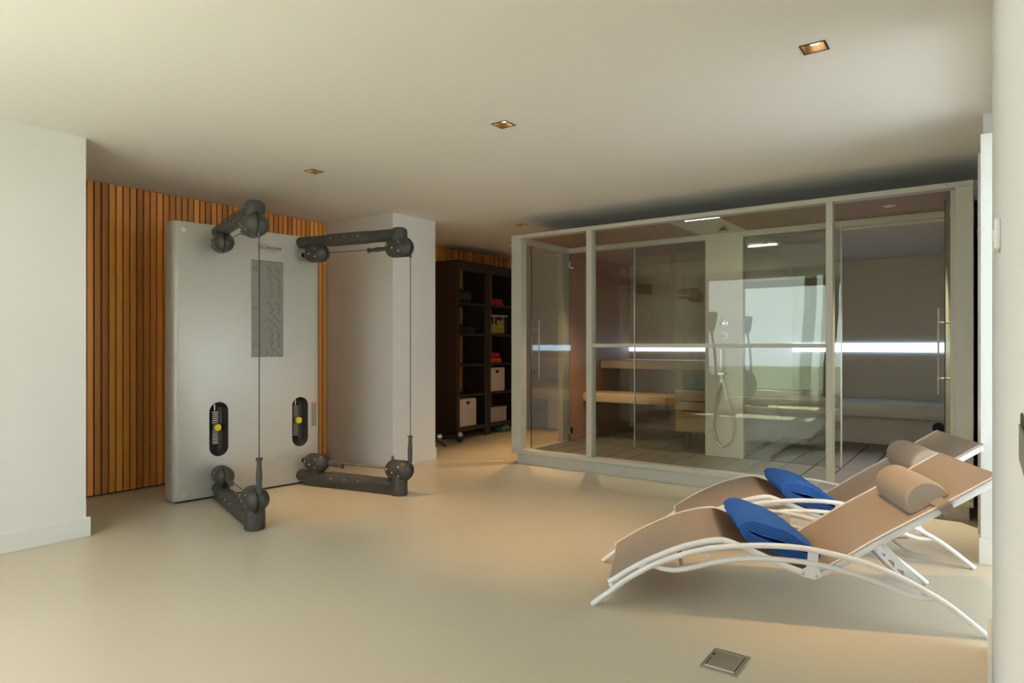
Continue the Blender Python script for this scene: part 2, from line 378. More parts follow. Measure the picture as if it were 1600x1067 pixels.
obj('base', lathe_axis(new(), (0, 0, 0), (0, 0, -1), [(0, 0.055), (0.012, 0.055), (0.014, 0.05)], 24), M_white, sd)
obj('sensor_dome', lathe_axis(new(), (0, 0, -0.014), (0, 0, -1), [(0, 0.042), (0.012, 0.038), (0.02, 0.02), (0.022, 0.001)], 24), M_white, sd)

# ------------------------------------------------------------------ sauna and steam cabin
YF, Y1 = 5.40, 6.45
cab = thing('sauna_cabin', 'long glass fronted sauna and steam cabin with grey frame', 'sauna', (-2.0, YF, 0))
def cp(name, bm, m, parent=cab, smooth=False, label=None):
    o = obj(name, bm, m, parent, smooth, world=True)
    if label: o['label'] = label
    return o
def post(x0, x1, y0, y1, z0=0.142, z1=2.28): return cp('post', B(x0, x1, y0, y1, z0, z1, 0.003, 1), M_frame)
post(-3.926, -3.806, YF, YF + 0.10); post(-3.055, -2.997, YF, YF + 0.09); post(-0.981, -0.933, YF, YF + 0.09); post(-0.17, -0.066, YF, YF + 0.10)
post(-3.926, -3.86, 6.30, 6.43, 0.112, 2.245)
cp('top_rail', B(-3.926, -0.066, YF, YF + 0.10, 2.28, 2.318, 0.003, 1), M_frame)
cp('top_rail', B(-3.926, -3.86, YF + 0.10, 6.43, 2.245, 2.318, 0.003, 1), M_frame)
cp('middle_rail', B(-2.997, -0.981, YF + 0.02, YF + 0.07, 1.178, 1.212, 0.003, 1), M_frame)
cp('bottom_rail', B(-3.926, -0.066, YF, YF + 0.10, 0.10, 0.142, 0.003, 1), M_frame)
cp('bottom_rail', B(-3.926, -3.86, YF + 0.10, 6.43, 0.085, 0.112, 0.003, 1), M_frame)
cp('plinth', B(-3.87, -0.09, YF + 0.02, YF + 0.1, 0.0, 0.0995), M_frame); cp('plinth', B(-3.87, -0.09, YF + 0.1, 8.95, 0.0, 0.07), M_frame)
cp('glass_pane', B(-2.997, -0.981, YF + 0.043, YF + 0.049, 1.212, 2.28), G_main, label='upper greenish front glass')
cp('glass_pane', B(-2.997, -0.981, YF + 0.043, YF + 0.049, 0.142, 1.178), G_main, label='lower greenish front glass')
cp('roof', B(-3.926, -0.07, YF + 0.10, 8.96, 2.321, 2.335), M_base)
struct('wall_bounce_above_cabin', B(-3.95, -0.012, 6.30, 6.40, 2.336, CH), M_wall, 'unseen white fascia added above the cabin to bounce light', smooth=False)  # added out of view to bounce light onto the ceiling over the cabin
cp('soffit', B(-3.86, -2.31, YF + 0.10, Y1, 2.305, 2.32), M_soffit, label='brown wooden soffit'); cp('soffit', B(-1.86, -0.2, YF + 0.10, Y1, 2.305, 2.32), M_soffit, label='brown wooden soffit')
cp('shower_ceiling_panel', B(-2.31, -1.86, YF + 0.10, Y1, 2.30, 2.32), M_shower)
cp('header_beam', B(-3.86, -0.2, Y1 - 0.03, Y1 + 0.05, 2.25, 2.303), M_frame)
# shell walls
cp('side_wall', B(-3.93, -3.88, 6.43, 8.12, 0.075, 2.32), M_wood, label='reddish wooden side wall')
cp('side_wall', B(-0.2, -0.07, YF + 0.10, 8.96, 0.075, 2.32), M_frame)
cp('back_wall', B(-3.88, -2.17, 8.05, 8.12, 0.075, 2.32), M_wood, label='wooden rear wall of the sauna')
cp('back_wall', B(-2.0, -0.2, 8.90, 8.96, 0.075, 2.32), M_steam, label='brown grey rear wall of the steam room')
cp('partition_wall', B(-2.17, -2.0, 6.50, 8.96, 0.075, 2.32), M_steam)
cp('cabin_ceiling', B(-3.88, -2.17, Y1 + 0.05, 8.05, 2.26, 2.30), M_wood); cp('cabin_ceiling', B(-2.0, -0.2, Y1 + 0.05, 8.9, 2.23, 2.30), M_steam)
cp('glass_pane', B(-3.05, -2.27, Y1 + 0.005, Y1 + 0.011, 0.1, 2.25), G_part, label='glass front of the sauna'); cp('glass_pane', B(-1.90, -1.05, Y1 + 0.005, Y1 + 0.011, 0.1, 2.25), G_part, label='glass front of the steam room')
cp('glass_edge_strip', B(-1.05, -1.038, Y1 - 0.002, Y1 + 0.018, 0.1, 2.25), G_edge)
cp('glass_edge_strip', B(-3.058, -3.05, Y1 - 0.002, Y1 + 0.018, 0.1, 2.25), G_edge)
# led bars (light sources) and linear lamp
cp('led_strip', B(-3.88, -2.17, 8.035, 8.05, 1.12, 1.20), M_led, label='glowing blue white light strip in the sauna')
cp('led_strip', B(-2.0, -0.2, 8.885, 8.90, 1.118, 1.222), M_led, label='glowing blue white light strip in the steam room')
cp('linear_lamp', B(-2.13, -1.83, YF + 0.105, YF + 0.12, 2.283, 2.298), M_line)
# deck boards
deck = cp('deck_underlay', B(-3.86, -0.2, YF + 0.10, 8.89, 0.070, 0.082), M_blk)
def boards(x0, x1, y0, y1):
    k0 = math.ceil((x0 + 2.361) / 0.2195) - 1
    edges = [x0] + [-2.361 + 0.2195 * k for k in range(k0, k0 + 40) if x0 + 0.03 < -2.361 + 0.2195 * k < x1 - 0.03] + [x1]
    for a, b_ in zip(edges, edges[1:]):
        cp('deck_board', B(a + 0.005, b_ - 0.005, y0, y1, 0.082, 0.1, 0.002, 1), M_tile, deck)
boards(-3.86, -0.2, YF + 0.105, Y1 - 0.005)
boards(-3.88, -2.18, Y1 + 0.02, 8.04)
boards(-2.0, -0.2, Y1 + 0.02, 8.24)
# doors, both swung open outwards
def gdoor(hx, hy, ex, ey, lab, z0=0.125, z1=2.235, side=1):
    d = Vector((ex - hx, ey - hy, 0)); L = d.length
    dn = d.normalized(); nn = Vector((-dn.y, dn.x, 0)) * side
    o = bpy.data.objects.new('glass_door', None); COL.objects.link(o); o.parent = cab
    o.location = Vector((hx, hy, z0)) - cab.location; o.rotation_euler = (0, 0, math.atan2(d.y, d.x)); o['label'] = lab
    obj('door_leaf', B(0, L, -0.004, 0.004, 0, z1 - z0), G_door, o, smooth=False)
    obj('door_edge', B(L, L + 0.005, -0.0045, 0.0045, 0, z1 - z0), G_dedge, o, smooth=False)
    for zz in (0.1, z1 - z0 - 0.12):
        obj('hinge', B(-0.035, 0.04, -0.014, 0.014, zz - 0.035, zz + 0.035, 0.003, 1), M_chrome, o)
    for s in (-1, 1):
        bm = new(); xx = L - 0.075
        tube(bm, [(xx, s * 0.045, 0.72), (xx, s * 0.045, 1.34)], 0.0065, 12)
        for zz in (0.83, 1.235): tube(bm, [(xx, 0, zz), (xx, s * 0.045, zz)], 0.008, 10)
        obj('handle', bm, M_steel, o)
    return o
gdoor(-3.845, 6.44, -3.845, 5.645, 'glass sauna door swung open at the left end')
gdoor(-0.222, 6.44, -0.235, 5.60, 'glass steam room door swung open at the right end')
# shower set on its panel
shp = thing('shower_panel', 'pale shower column with round knobs, hand shower and hanging hose', 'shower', (-2.085, Y1 - 0.02, 0.1))
obj('panel', B(-2.27, -1.90, Y1 - 0.03, Y1 + 0.05, 0.1, 2.25, 0.002, 1), M_shower, shp, smooth=False, world=True)
FY = Y1 - 0.03
def knob(z, r, ring): 
    o = obj('control_knob', lathe_axis(new(), (-2.085, FY, z), (0, -1, 0), [(0, r * 1.15), (0.006, r * 1.15), (0.007, r), (0.03, r * 0.96), (0.034, r * 0.8), (0.035, 0.001)], 24), M_chrome if not ring else M_bolt, shp, world=True)
    if ring:
        obj('knob_face', lathe_axis(new(), (-2.085, FY - 0.034, z), (0, -1, 0), [(0, r * 0.8), (0.003, r * 0.78), (0.0035, 0.001)], 24), M_shower, o, world=True)
knob(1.415, 0.036, False); knob(1.288, 0.034, True)
obj('hand_shower', lathe_axis(new(), (-2.093, FY - 0.055, 0.945), (0, 0, 1), [(0, 0.006), (0.01, 0.010), (0.03, 0.011), (0.2, 0.012), (0.215, 0.011), (0.22, 0.004)], 14), M_chrome, shp, world=True)
bm = new(); box(bm, -2.122, -2.06, FY - 0.07, FY, 0.905, 0.935, 0.004, 1)
obj('bracket', bm, M_chrome, shp, world=True)
hose = spline([(-2.093, FY - 0.055, 0.945), (-2.085, FY - 0.06, 0.87), (-2.035, FY - 0.06, 0.68), (-1.975, FY - 0.055, 0.46), (-1.985, FY - 0.05, 0.30), (-2.05, FY - 0.045, 0.215), (-2.10, FY - 0.045, 0.21), (-2.155, FY - 0.045, 0.28), (-2.18, FY - 0.045, 0.44), (-2.145, FY - 0.045, 0.66), (-2.10, FY - 0.04, 0.85), (-2.09, FY - 0.02, 0.91)], 8)
obj('hose', T(hose, 0.008, 10), M_chrome, shp, world=True)
rh = thing('rain_shower_head', 'small dark shower head in the cabin ceiling above shower column', 'shower head', (-2.0, 6.15, 2.276))
obj('head_disc', lathe_axis(new(), (0, 0, 0), (0, 0, 1), [(0, 0.04), (0.006, 0.045), (0.012, 0.03), (0.022, 0.012)], 20), M_fix, rh)
obj('nozzle_plate', lathe_axis(new(), (0, 0, -0.002), (0, 0, 1), [(0, 0.032), (0.002, 0.034)], 20), M_steel, rh)
for x, y, lab in ((-3.35, 6.05, 'small recessed spot in the left cabin soffit'), (-0.62, 5.95, 'small round spot in the right cabin soffit')):
    t = thing('soffit_spot', lab, 'downlight', (x, y, 2.305))
    obj('ring', lathe_axis(new(), (0, 0, 0), (0, 0, -1), [(0, 0.05), (0.004, 0.048), (0.005, 0.03)], 24), M_frame if x > -1 else M_fix, t)
    obj('lens', lathe_axis(new(), (0, 0, -0.004), (0, 0, -1), [(0, 0.03), (0.004, 0.025), (0.005, 0.001)], 20), M_bulb if x < -1 else M_white, t)
    if True:
        sp = bpy.data.lights.new('soffit_lamp', 'SPOT'); sp.energy = 22 if x < -1 else 55; sp.color = (1, 0.7, 0.4) if x < -1 else (1, 0.85, 0.66); sp.spot_size = 1.5; sp.spot_blend = 0.8; sp.shadow_soft_size = 0.02  # right fitting looks unlit; its lamp is added to brighten the steam room
        so = bpy.data.objects.new('soffit_lamp', sp); COL.objects.link(so); so.parent = t; so.location = (0, 0, -0.02)
# sauna benches
def bench(name, lab, x0, x1, y0, y1, z0, z1, n):
    t = thing(name, lab, 'bench', ((x0 + x1) / 2, (y0 + y1) / 2, z0), 0, 'sauna benches')
    p = (y1 - y0) / n
    for k in range(n):
        obj('bench_board', B(x0, x1, y0 + k * p + 0.006, y0 + (k + 1) * p - 0.006, z1 - 0.03, z1, 0.004, 2), M_oak, t, world=True)
    obj('front_board', B(x0, x1, y0 - 0.012, y0 + 0.02, z0, z1 - 0.008, 0.004, 2), M_oak, t, world=True)
    for xx in (x0 + 0.1, (x0 + x1) / 2, x1 - 0.15):
        obj('bearer', B(xx, xx + 0.05, y0 + 0.02, y1, z0 + 0.01, z1 - 0.03), M_oak, t, world=True, smooth=False)
bench('sauna_bench', 'low pale wooden sauna bench behind the glass', -3.875, -2.68, 6.79, 7.28, 0.535, 0.636, 5)
bench('sauna_bench', 'high pale wooden sauna bench at rear wall', -3.875, -2.18, 7.23, 8.03, 0.915, 1.015, 7)
# heater
ht = thing('sauna_heater', 'cream wooden heater guard with dark metal heater top', 'heater', (-2.48, 6.78, 0.1))
for z0, z1 in ((0.615, 0.725), (0.512, 0.605), (0.29, 0.502)):
    obj('guard_board', B(-2.66, -2.28, 6.60, 6.63, z0, z1, 0.004, 1), M_cream, ht, world=True)
    obj('guard_board', B(-2.66, -2.63, 6.63, 6.95, z0, z1, 0.004, 1), M_cream, ht, world=True)
obj('heater_body', B(-2.61, -2.31, 6.66, 6.93, 0.32, 0.72, 0.008, 1), M_heater, ht, world=True)
obj('leg', B(-2.60, -2.54, 6.70, 6.76, 0.1, 0.33, 0.003, 1), M_heater, ht, world=True); obj('leg', B(-2.38, -2.32, 6.70, 6.76, 0.1, 0.33, 0.003, 1), M_heater, ht, world=True)
bm = new(); prism(bm, [(-2.60, 0.73), (-2.33, 0.73), (-2.36, 0.83), (-2.52, 0.83)], 6.68, 6.92, lambda a, b_, h: Vector((a, h, b_)))
obj('heater_hood', bm, M_heater, ht, world=True)
# steam bench
sb = thing('steam_bench', 'grey stone steam room bench under the blue light', 'bench', (-1.1, 8.5, 0.1))
obj('seat_slab', B(-1.995, -0.205, 8.10, 8.895, 0.412, 0.562, 0.006, 2), M_stbench, sb, world=True)
obj('riser', B(-1.995, -0.205, 8.25, 8.895, 0.1, 0.412), M_steam, sb, world=True, smooth=False)
obj('steam_outlet', lathe_axis(new(), (-0.403, 8.25, 0.32), (0, -1, 0), [(0, 0.058), (0.01, 0.056), (0.012, 0.045), (0.013, 0.001)], 24), M_blk, sb, world=True)

# ------------------------------------------------------------------ wall mounted cable machine
PH = math.radians(8)
PX0, PY0 = -4.935, 2.47
gm = thing('cable_machine', 'silver cable exercise machine with four charcoal pulley arms', 'exercise machine', (PX0, PY0, 0), PI / 2 - PH)
# local: x along the panel, -y towards the room
PW, PT, PHT = 1.22, 0.20, 2.14
def rrect(x0, x1, y0, y1, r, n=8):
    out = []
    for cx_, cy_, a0 in ((x1 - r, y1 - r, 0), (x0 + r, y1 - r, 90), (x0 + r, y0 + r, 180), (x1 - r, y0 + r, 270)):
        for k in range(n + 1):
            a = math.radians(a0 + 90 * k / n); out.append((cx_ + r * math.cos(a), cy_ + r * math.sin(a)))
    return out
pbm = prism(new(), rrect(0, PW, 0, PT, 0.045), 0.015, PHT)
top_e = [e for e in pbm.edges if all(abs(v.co.z - PHT) < 1e-5 for v in e.verts)] + [e for e in pbm.edges if all(abs(v.co.z - 0.015) < 1e-5 for v in e.verts)]
bmesh.ops.bevel(pbm, geom=top_e, offset=0.006, segments=2, profile=0.5, affect='EDGES')
panel = obj('panel', pbm, M_panel, None)
# (obj moved it to its own base; put the geometry back in machine space)
off = panel.location.copy()
panel.data.transform(Matrix.Translation(off)); panel.location = (0, 0, 0)
SL, SR = 0.33, 1.03
SLOTZ, SLOTR, SLOTH = 0.538, 0.074, 0.14
fr = lambda a, b_, h: Vector((a, h, b_))
boolean_cut(panel, [prism(new(), stadium(SL + 0.01, SLOTZ, SLOTR, SLOTH), -0.05, 0.12, fr), prism(new(), stadium(SR, SLOTZ, SLOTR, SLOTH), -0.05, 0.12, fr)])
panel.parent = gm
panel.data.set_sharp_from_angle(angle=math.radians(30))
obj('foot_plate', B(0.03, PW - 0.03, 0.03, PT - 0.02, 0.0, 0.016), M_blk, gm, smooth=False)
for xx in (SL + 0.01, SR):
    sl = bpy.data.objects.new('weight_slot', None); COL.objects.link(sl); sl.parent = gm; sl.location = (xx, 0, SLOTZ)
    # liner ring following the stadium, flaring inwards
    bm = new(); rings = []
    for (r, hh, y) in ((SLOTR - 0.001, SLOTH, 0.001), (SLOTR - 0.002, SLOTH, 0.03), (SLOTR - 0.018, SLOTH, 0.085), (0.028, SLOTH + 0.02, 0.10)):
        rings.append([bm.verts.new((a, y, b_)) for a, b_ in stadium(0, 0, r, hh)])
    for a, b_ in zip(rings, rings[1:]):
        for k in range(len(a)): bm.faces.new((a[k], a[(k + 1) % len(a)], b_[(k + 1) % len(a)], b_[k]))
    obj('slot_liner', bm, M_char, sl)
    obj('slot_back', B(-0.07, 0.07, 0.105, 0.118, -0.2, 0.2), M_blk, sl, smooth=False)
    for k in range(16):
        obj('weight_plate', B(-0.024, 0.024, 0.075, 0.104, -0.125 + k * 0.0165, -0.125 + k * 0.0165 + 0.011, 0.002, 1), M_steel, sl, smooth=False)
    obj('selector_pin', lathe_axis(new(), (0, 0.075, 0.01), (0, -1, 0), [(0, 0.01), (0.03, 0.01), (0.032, 0.027), (0.055, 0.028), (0.06, 0.024), (0.061, 0.001)], 20), M_yellow, sl)
    obj('guide_rod', T([(0, 0.09, 0.14), (0, 0.09, 0.19)], 0.012, 10), M_chrome, sl)
for zz in (2.075, 0.055):
    o = obj('badge', lathe_axis(new(), (0.075, 0.0, zz), (0, -1, 0), [(0, 0.02), (0.004, 0.02), (0.005, 0.016), (0.003, 0.014), (0.003, 0.008), (0.006, 0.007), (0.0065, 0.001)], 22), M_bolt, gm)
pk = obj('placard', B(0.60, 0.875, -0.003, 0.0, 1.10, 1.90), M_plac, gm, smooth=False); pk['label'] = 'grey instruction placard with line drawings'
obj('level_gauge', B(1.135, 1.18, -0.002, 0.0, 0.49, 0.685), M_plac, gm, smooth=False)
o = obj('gauge_mark', B(1.135, 1.18, -0.0025, 0.0, 0.685, 0.70), M_orange, gm, smooth=False); o['label'] = 'orange mark'
# printed drawings on the placard (flat print)
bm = new(); yp = -0.0045
def stroke(bm, pts, w=0.0022):
    tube(bm, [(a, yp, b_) for a, b_ in pts], w, 4, flat=0.3, up=Vector((0, 1, 0)))
for k in range(11):
    z = 1.865 - k * 0.07
    if k in (0, 4, 7): stroke(bm, [(0.61, z + 0.02), (0.86, z + 0.02)], 0.0012); stroke(bm, [(0.613, z), (0.655, z)], 0.003)
    if k in (0, 1, 4):
        for cx_ in (0.765, 0.835):
            stroke(bm, [(cx_ + 0.028 * math.cos(math.radians(a)), z - 0.03 + 0.03 * math.sin(math.radians(a))) for a in range(50, 320, 30)], 0.0022)
            stroke(bm, [(cx_ - 0.01, z - 0.02), (cx_, z - 0.05), (cx_ + 0.008, z - 0.06)], 0.0018)
    elif k in (2, 3, 5, 8, 9):
        for cx_ in (0.77, 0.835):
            stroke(bm, [(cx_ - 0.02, z), (cx_ - 0.008, z - 0.012), (cx_ + 0.008, z), (cx_ + 0.012, z - 0.03)], 0.002)
            stroke(bm, [(cx_, z - 0.015), (cx_ - 0.004, z - 0.04), (cx_ - 0.014, z - 0.058)], 0.002); stroke(bm, [(cx_ - 0.004, z - 0.04), (cx_ + 0.012, z - 0.06)], 0.002)
    else:
        stroke(bm, [(0.72, z - 0.06), (0.735, z - 0.02), (0.77, z - 0.055), (0.78, z)], 0.002); stroke(bm, [(0.79, z + 0.005), (0.83, z - 0.045), (0.86, z - 0.06)], 0.003)
    stroke(bm, [(0.695, z - 0.064), (0.74, z - 0.064)], 0.001)
for z in (1.82, 1.50, 1.20):
    stroke(bm, [(0.62, z + 0.018), (0.645, z + 0.018), (0.648, z - 0.012)], 0.003); stroke(bm, [(0.62, z + 0.018), (0.618, z - 0.014)], 0.0025); stroke(bm, [(0.625, z), (0.64, z - 0.008)], 0.004)
stroke(bm, [(0.673, 1.105), (0.673, 1.895)], 0.0012)
obj('printed_drawings', bm, M_ink, pk)
# lettering
def letters(txt, size):
    cu = bpy.data.curves.new('logo', 'FONT'); cu.body = txt; cu.size = size; cu.extrude = 0.0006; cu.align_x = 'LEFT'
    to = bpy.data.objects.new('logo', cu); COL.objects.link(to); bpy.context.view_layer.update()
    me = bpy.data.meshes.new_from_object(to.evaluated_get(bpy.context.evaluated_depsgraph_get()))
    bpy.data.objects.remove(to); return me
lm = letters('TECHNOGYM', 0.036)
xs = [v.co.x for v in lm.vertices]; k = 0.20 / (max(xs) - min(xs))
lm.transform(Matrix.Translation((0.655, -0.0035, 1.995)) @ Matrix.Rotation(PI / 2, 4, 'X') @ Matrix.Diagonal((k, 0.95, 1, 1)))
lm.materials.append(M_ink)
lo = bpy.data.objects.new('logo', lm); COL.objects.link(lo); lo.parent = gm; lo['label'] = 'dark manufacturer lettering with swoosh lines'
bm = new(); yp = -0.003
stroke(bm, [(0.635, 2.036), (0.76, 2.032)], 0.002); stroke(bm, [(0.72, 1.984), (0.80, 1.980), (0.815, 1.992)], 0.002)
obj('logo_lines', bm, M_ink, lo)
# arms
def frame_on(dirv):
    d = Vector(dirv).normalized(); return d
def pod(par, name, c, d, r=0.079, L=0.25):
    """capsule housing with axis d and a cable slit"""
    hl = L / 2; prof = []
    n = 9
    for k in range(n + 1):
        a = PI / 2 * (1 - k / n); prof.append((-hl + r - r * math.sin(a), r * math.cos(a)))
    for k in range(n + 1):
        a = PI / 2 * k / n; prof.append((hl - r + r * math.sin(a), r * math.cos(a)))
    o = obj(name, lathe_axis(new(), c, d, prof, 28), M_char, par)
    # seam ring and slit
    bm = new(); rr = r + 0.0015
    pts = []
    up = Vector((0, 0, 1)); side = d.cross(up).normalized()
    for k in range(15):
        a = math.radians(-75 + 150 * k / 14)
        pts.append(Vector(c) + d * (hl - r + (rr) * math.cos(a)) + up * (rr * math.sin(a)) + side * 0.012)
    tube(bm, pts, 0.0045, 6)
    obj('cable_slit', bm, M_blk, o)
    for sg in (-1, 1):
        for q in (-0.07, -0.02, 0.035):
            ang = math.radians(18 * sg if q != -0.02 else -12)
            pc = Vector(c) + d * q + (side * -math.cos(ang) + up * math.sin(ang) * (0.55 if q < 0 else 1.6)).normalized() * (r - 0.0015 if abs(q) < 0.05 else r * 0.985)
            nn = (pc - (Vector(c) + d * q)).normalized()
            for mir in (1, -1):
              if sg == 1 or q == 0.035:
                rel = pc - Vector(c); rel2 = rel - side * (2 * rel.dot(side)) if mir < 0 else rel
                nn2 = nn - side * (2 * nn.dot(side)) if mir < 0 else nn
                obj('bolt', lathe_axis(new(), Vector(c) + rel2, nn2, [(0, 0.007), (0.003, 0.007), (0.004, 0.003)], 10), M_bolt, o)
    return o
def handle(par, p0, p1):
    p0 = Vector(p0); d = (Vector(p1) - p0); L = d.length
    prof = [(0, 0.011), (0.012, 0.016), (0.02, 0.013), (0.06, 0.018), (L * 0.55, 0.0195), (L - 0.05, 0.0155), (L - 0.02, 0.0145), (L - 0.015, 0.021), (L - 0.003, 0.021), (L, 0.016)]
    return obj('handle', lathe_axis(new(), p0, d, prof, 18), M_char2, par)
def arm(root, tip, upper):
    zs = 1 if upper else -1
    zt = 2.085 if upper else 0.078              # height of the tube
    zp = 1.98 if upper else 0.20                # height of the pods
    a = bpy.data.objects.new('pulley_arm', None); COL.objects.link(a); a.parent = gm; a.location = (0, 0, 0)
    R = Vector((root[0], root[1], 0)); Tp = Vector((tip[0], tip[1], 0)); d = (Tp - R).normalized(); L = (Tp - R).length
    rt = 0.046
    P = lambda q, z: R + d * q + Vector((0, 0, z))
    # main tube, rounded where it leaves the panel
    bm = T([P(-0.02, zt), P(0.05, zt), P(0.3, zt), P(L - 0.06, zt), P(L - 0.02, zt)], [0.047, 0.047, 0.047, 0.05, 0.05], 22)
    obj('arm_tube', bm, M_char, a)
    if not upper:
        bm = new(); fr2 = lambda s_, q, h: R + d * q + d.cross(Vector((0, 0, 1))) * s_ + Vector((0, 0, h))
        vs = [fr2(s_, q, h) for q in (0.06, L - 0.05) for (s_, h) in ((-0.04, 0.008), (0.04, 0.008), (0.044, 0.07), (-0.044, 0.07))]
        V = [bm.verts.new(v) for v in vs]
        for f_ in ((0, 1, 2, 3), (7, 6, 5, 4), (0, 4, 5, 1), (1, 5, 6, 2), (2, 6, 7, 3), (3, 7, 4, 0)): bm.faces.new([V[i] for i in f_])
        obj('under_rail', bm, M_char, a, smooth=False)
    bm = T([P(0.30, zt), P(0.33, zt), P(L - 0.32, zt), P(L - 0.27, zt)], [0.049, 0.0525, 0.0525, 0.049], 22)
    sv = obj('arm_sleeve', bm, M_char2, a)
    sd_ = d.cross(Vector((0, 0, 1))).normalized()
    for q in (0.36, 0.5, 0.64):
        for sg in (-1, 1):
            pc = P(q, zt + 0.008) + sd_ * sg * 0.051
            obj('bolt', lathe_axis(new(), pc, sd_ * sg, [(0, 0.0055), (0.003, 0.0055), (0.004, 0.003)], 10), M_bolt, sv)
    # elbow column at the tip, neck at the root
    if upper:
        prof = [(0.0, 0.02), (0.002, 0.045), (0.012, 0.058), (0.03, 0.064), (0.10, 0.064), (0.14, 0.06), (0.16, 0.055)]
        obj('tip_column', lathe_axis(new(), P(L, zt + 0.055), (0, 0, -1), prof, 26), M_char, a)
    else:
        prof = [(0.0, 0.062), (0.004, 0.066), (0.10, 0.066), (0.13, 0.062), (0.17, 0.05)]
        obj('tip_column', lathe_axis(new(), P(L, 0.004), (0, 0, 1), prof, 26), M_char, a)
    obj('root_neck', lathe_axis(new(), P(0.17, zt), (0, 0, -zs), [(0.0, 0.04), (0.03, 0.055), (0.06, 0.055), (0.09, 0.05)], 22), M_char, a)
    c0 = P(0.17, zp); c1 = P(L, zp)
    pod(a, 'root_pod', c0, d, 0.075, 0.24); pod(a, 'tip_pod', c1, d)
    # horizontal cable with handle
    ch_ = new(); tube(ch_, [c0 + d * 0.10, c1 - d * 0.10], 0.0032, 6); obj('cable', ch_, M_char2, a)
    if upper: handle(a, c1 - d * 0.115, c1 - d * 0.115 - d * 0.19 + Vector((0, 0, -0.005)))
    else: handle(a, c0 + d * 0.11, c0 + d * 0.11 + d * 0.17 + Vector((0, 0, -0.015)))
    obj('anchor_hole', lathe_axis(new(), Vector((root[0] + 0.02, 0.004, zp - 0.0)), (0, -1, 0), [(0, 0.02), (0.005, 0.02), (0.0055, 0.001)], 14), M_blk, a)
    return a, c1, d
AL_R, AL_T = (0.33, 0.0), (0.14, -1.07)
AR_R, AR_T = (1.04, 0.0), (1.38, -0.95)
for r_, t_ in ((AL_R, AL_T), (AR_R, AR_T)):
    au, cu_, d = arm(r_, t_, True); al, cl_, d = arm(r_, t_, False)
    q = d * 0.115
    # nose where the vertical cable enters, vertical cable, upright handle
    obj('cable_nose', T([cu_ + q * 0.86 + Vector((0, 0, -0.02)), cu_ + q * 0.9 + Vector((0, 0, -0.085))], [0.014, 0.011], 10), M_char, au)
    obj('cable', T([cu_ + q * 0.9 + Vector((0, 0, -0.07)), cl_ + q * 0.9 + Vector((0, 0, 0.27))], 0.0034, 6), M_char2, gm)
    handle(al, cl_ + q * 0.86 + Vector((0, 0, 0.02)), cl_ + q * 0.9 + Vector((0, 0, 0.28)))

# ------------------------------------------------------------------ sun loungers
ARCH = [(0.0, 0.006), (0.075, 0.066), (0.172, 0.143), (0.292, 0.215), (0.41, 0.264), (0.488, 0.289), (0.579, 0.308), (0.7, 0.322), (0.80, 0.327), (0.895, 0.325), (0.987, 0.314), (1.129, 0.284), (1.267, 0.235), (1.402, 0.166), (1.491, 0.108), (1.613, 0.008)]
SEAT = [(0.075, 0.103), (0.213, 0.196), (0.371, 0.276), (0.488, 0.316), (0.545, 0.328), (0.585, 0.33), (0.63, 0.317), (0.728, 0.28), (0.839, 0.236), (0.904, 0.214)]
BACK = [(1.0, 0.222), (1.035, 0.245), (1.097, 0.285), (1.221, 0.372), (1.429, 0.503), (1.66, 0.652)]
STR = [(0.275, 0.205), (0.30, 0.196), (0.34, 0.190), (0.379, 0.190), (0.449, 0.207), (0.564, 0.242), (0.677, 0.262), (0.79, 0.268), (0.895, 0.265), (0.987, 0.254), (1.129, 0.222), (1.267, 0.173), (1.33, 0.152), (1.37, 0.148), (1.425, 0.152)]
LW = 0.62
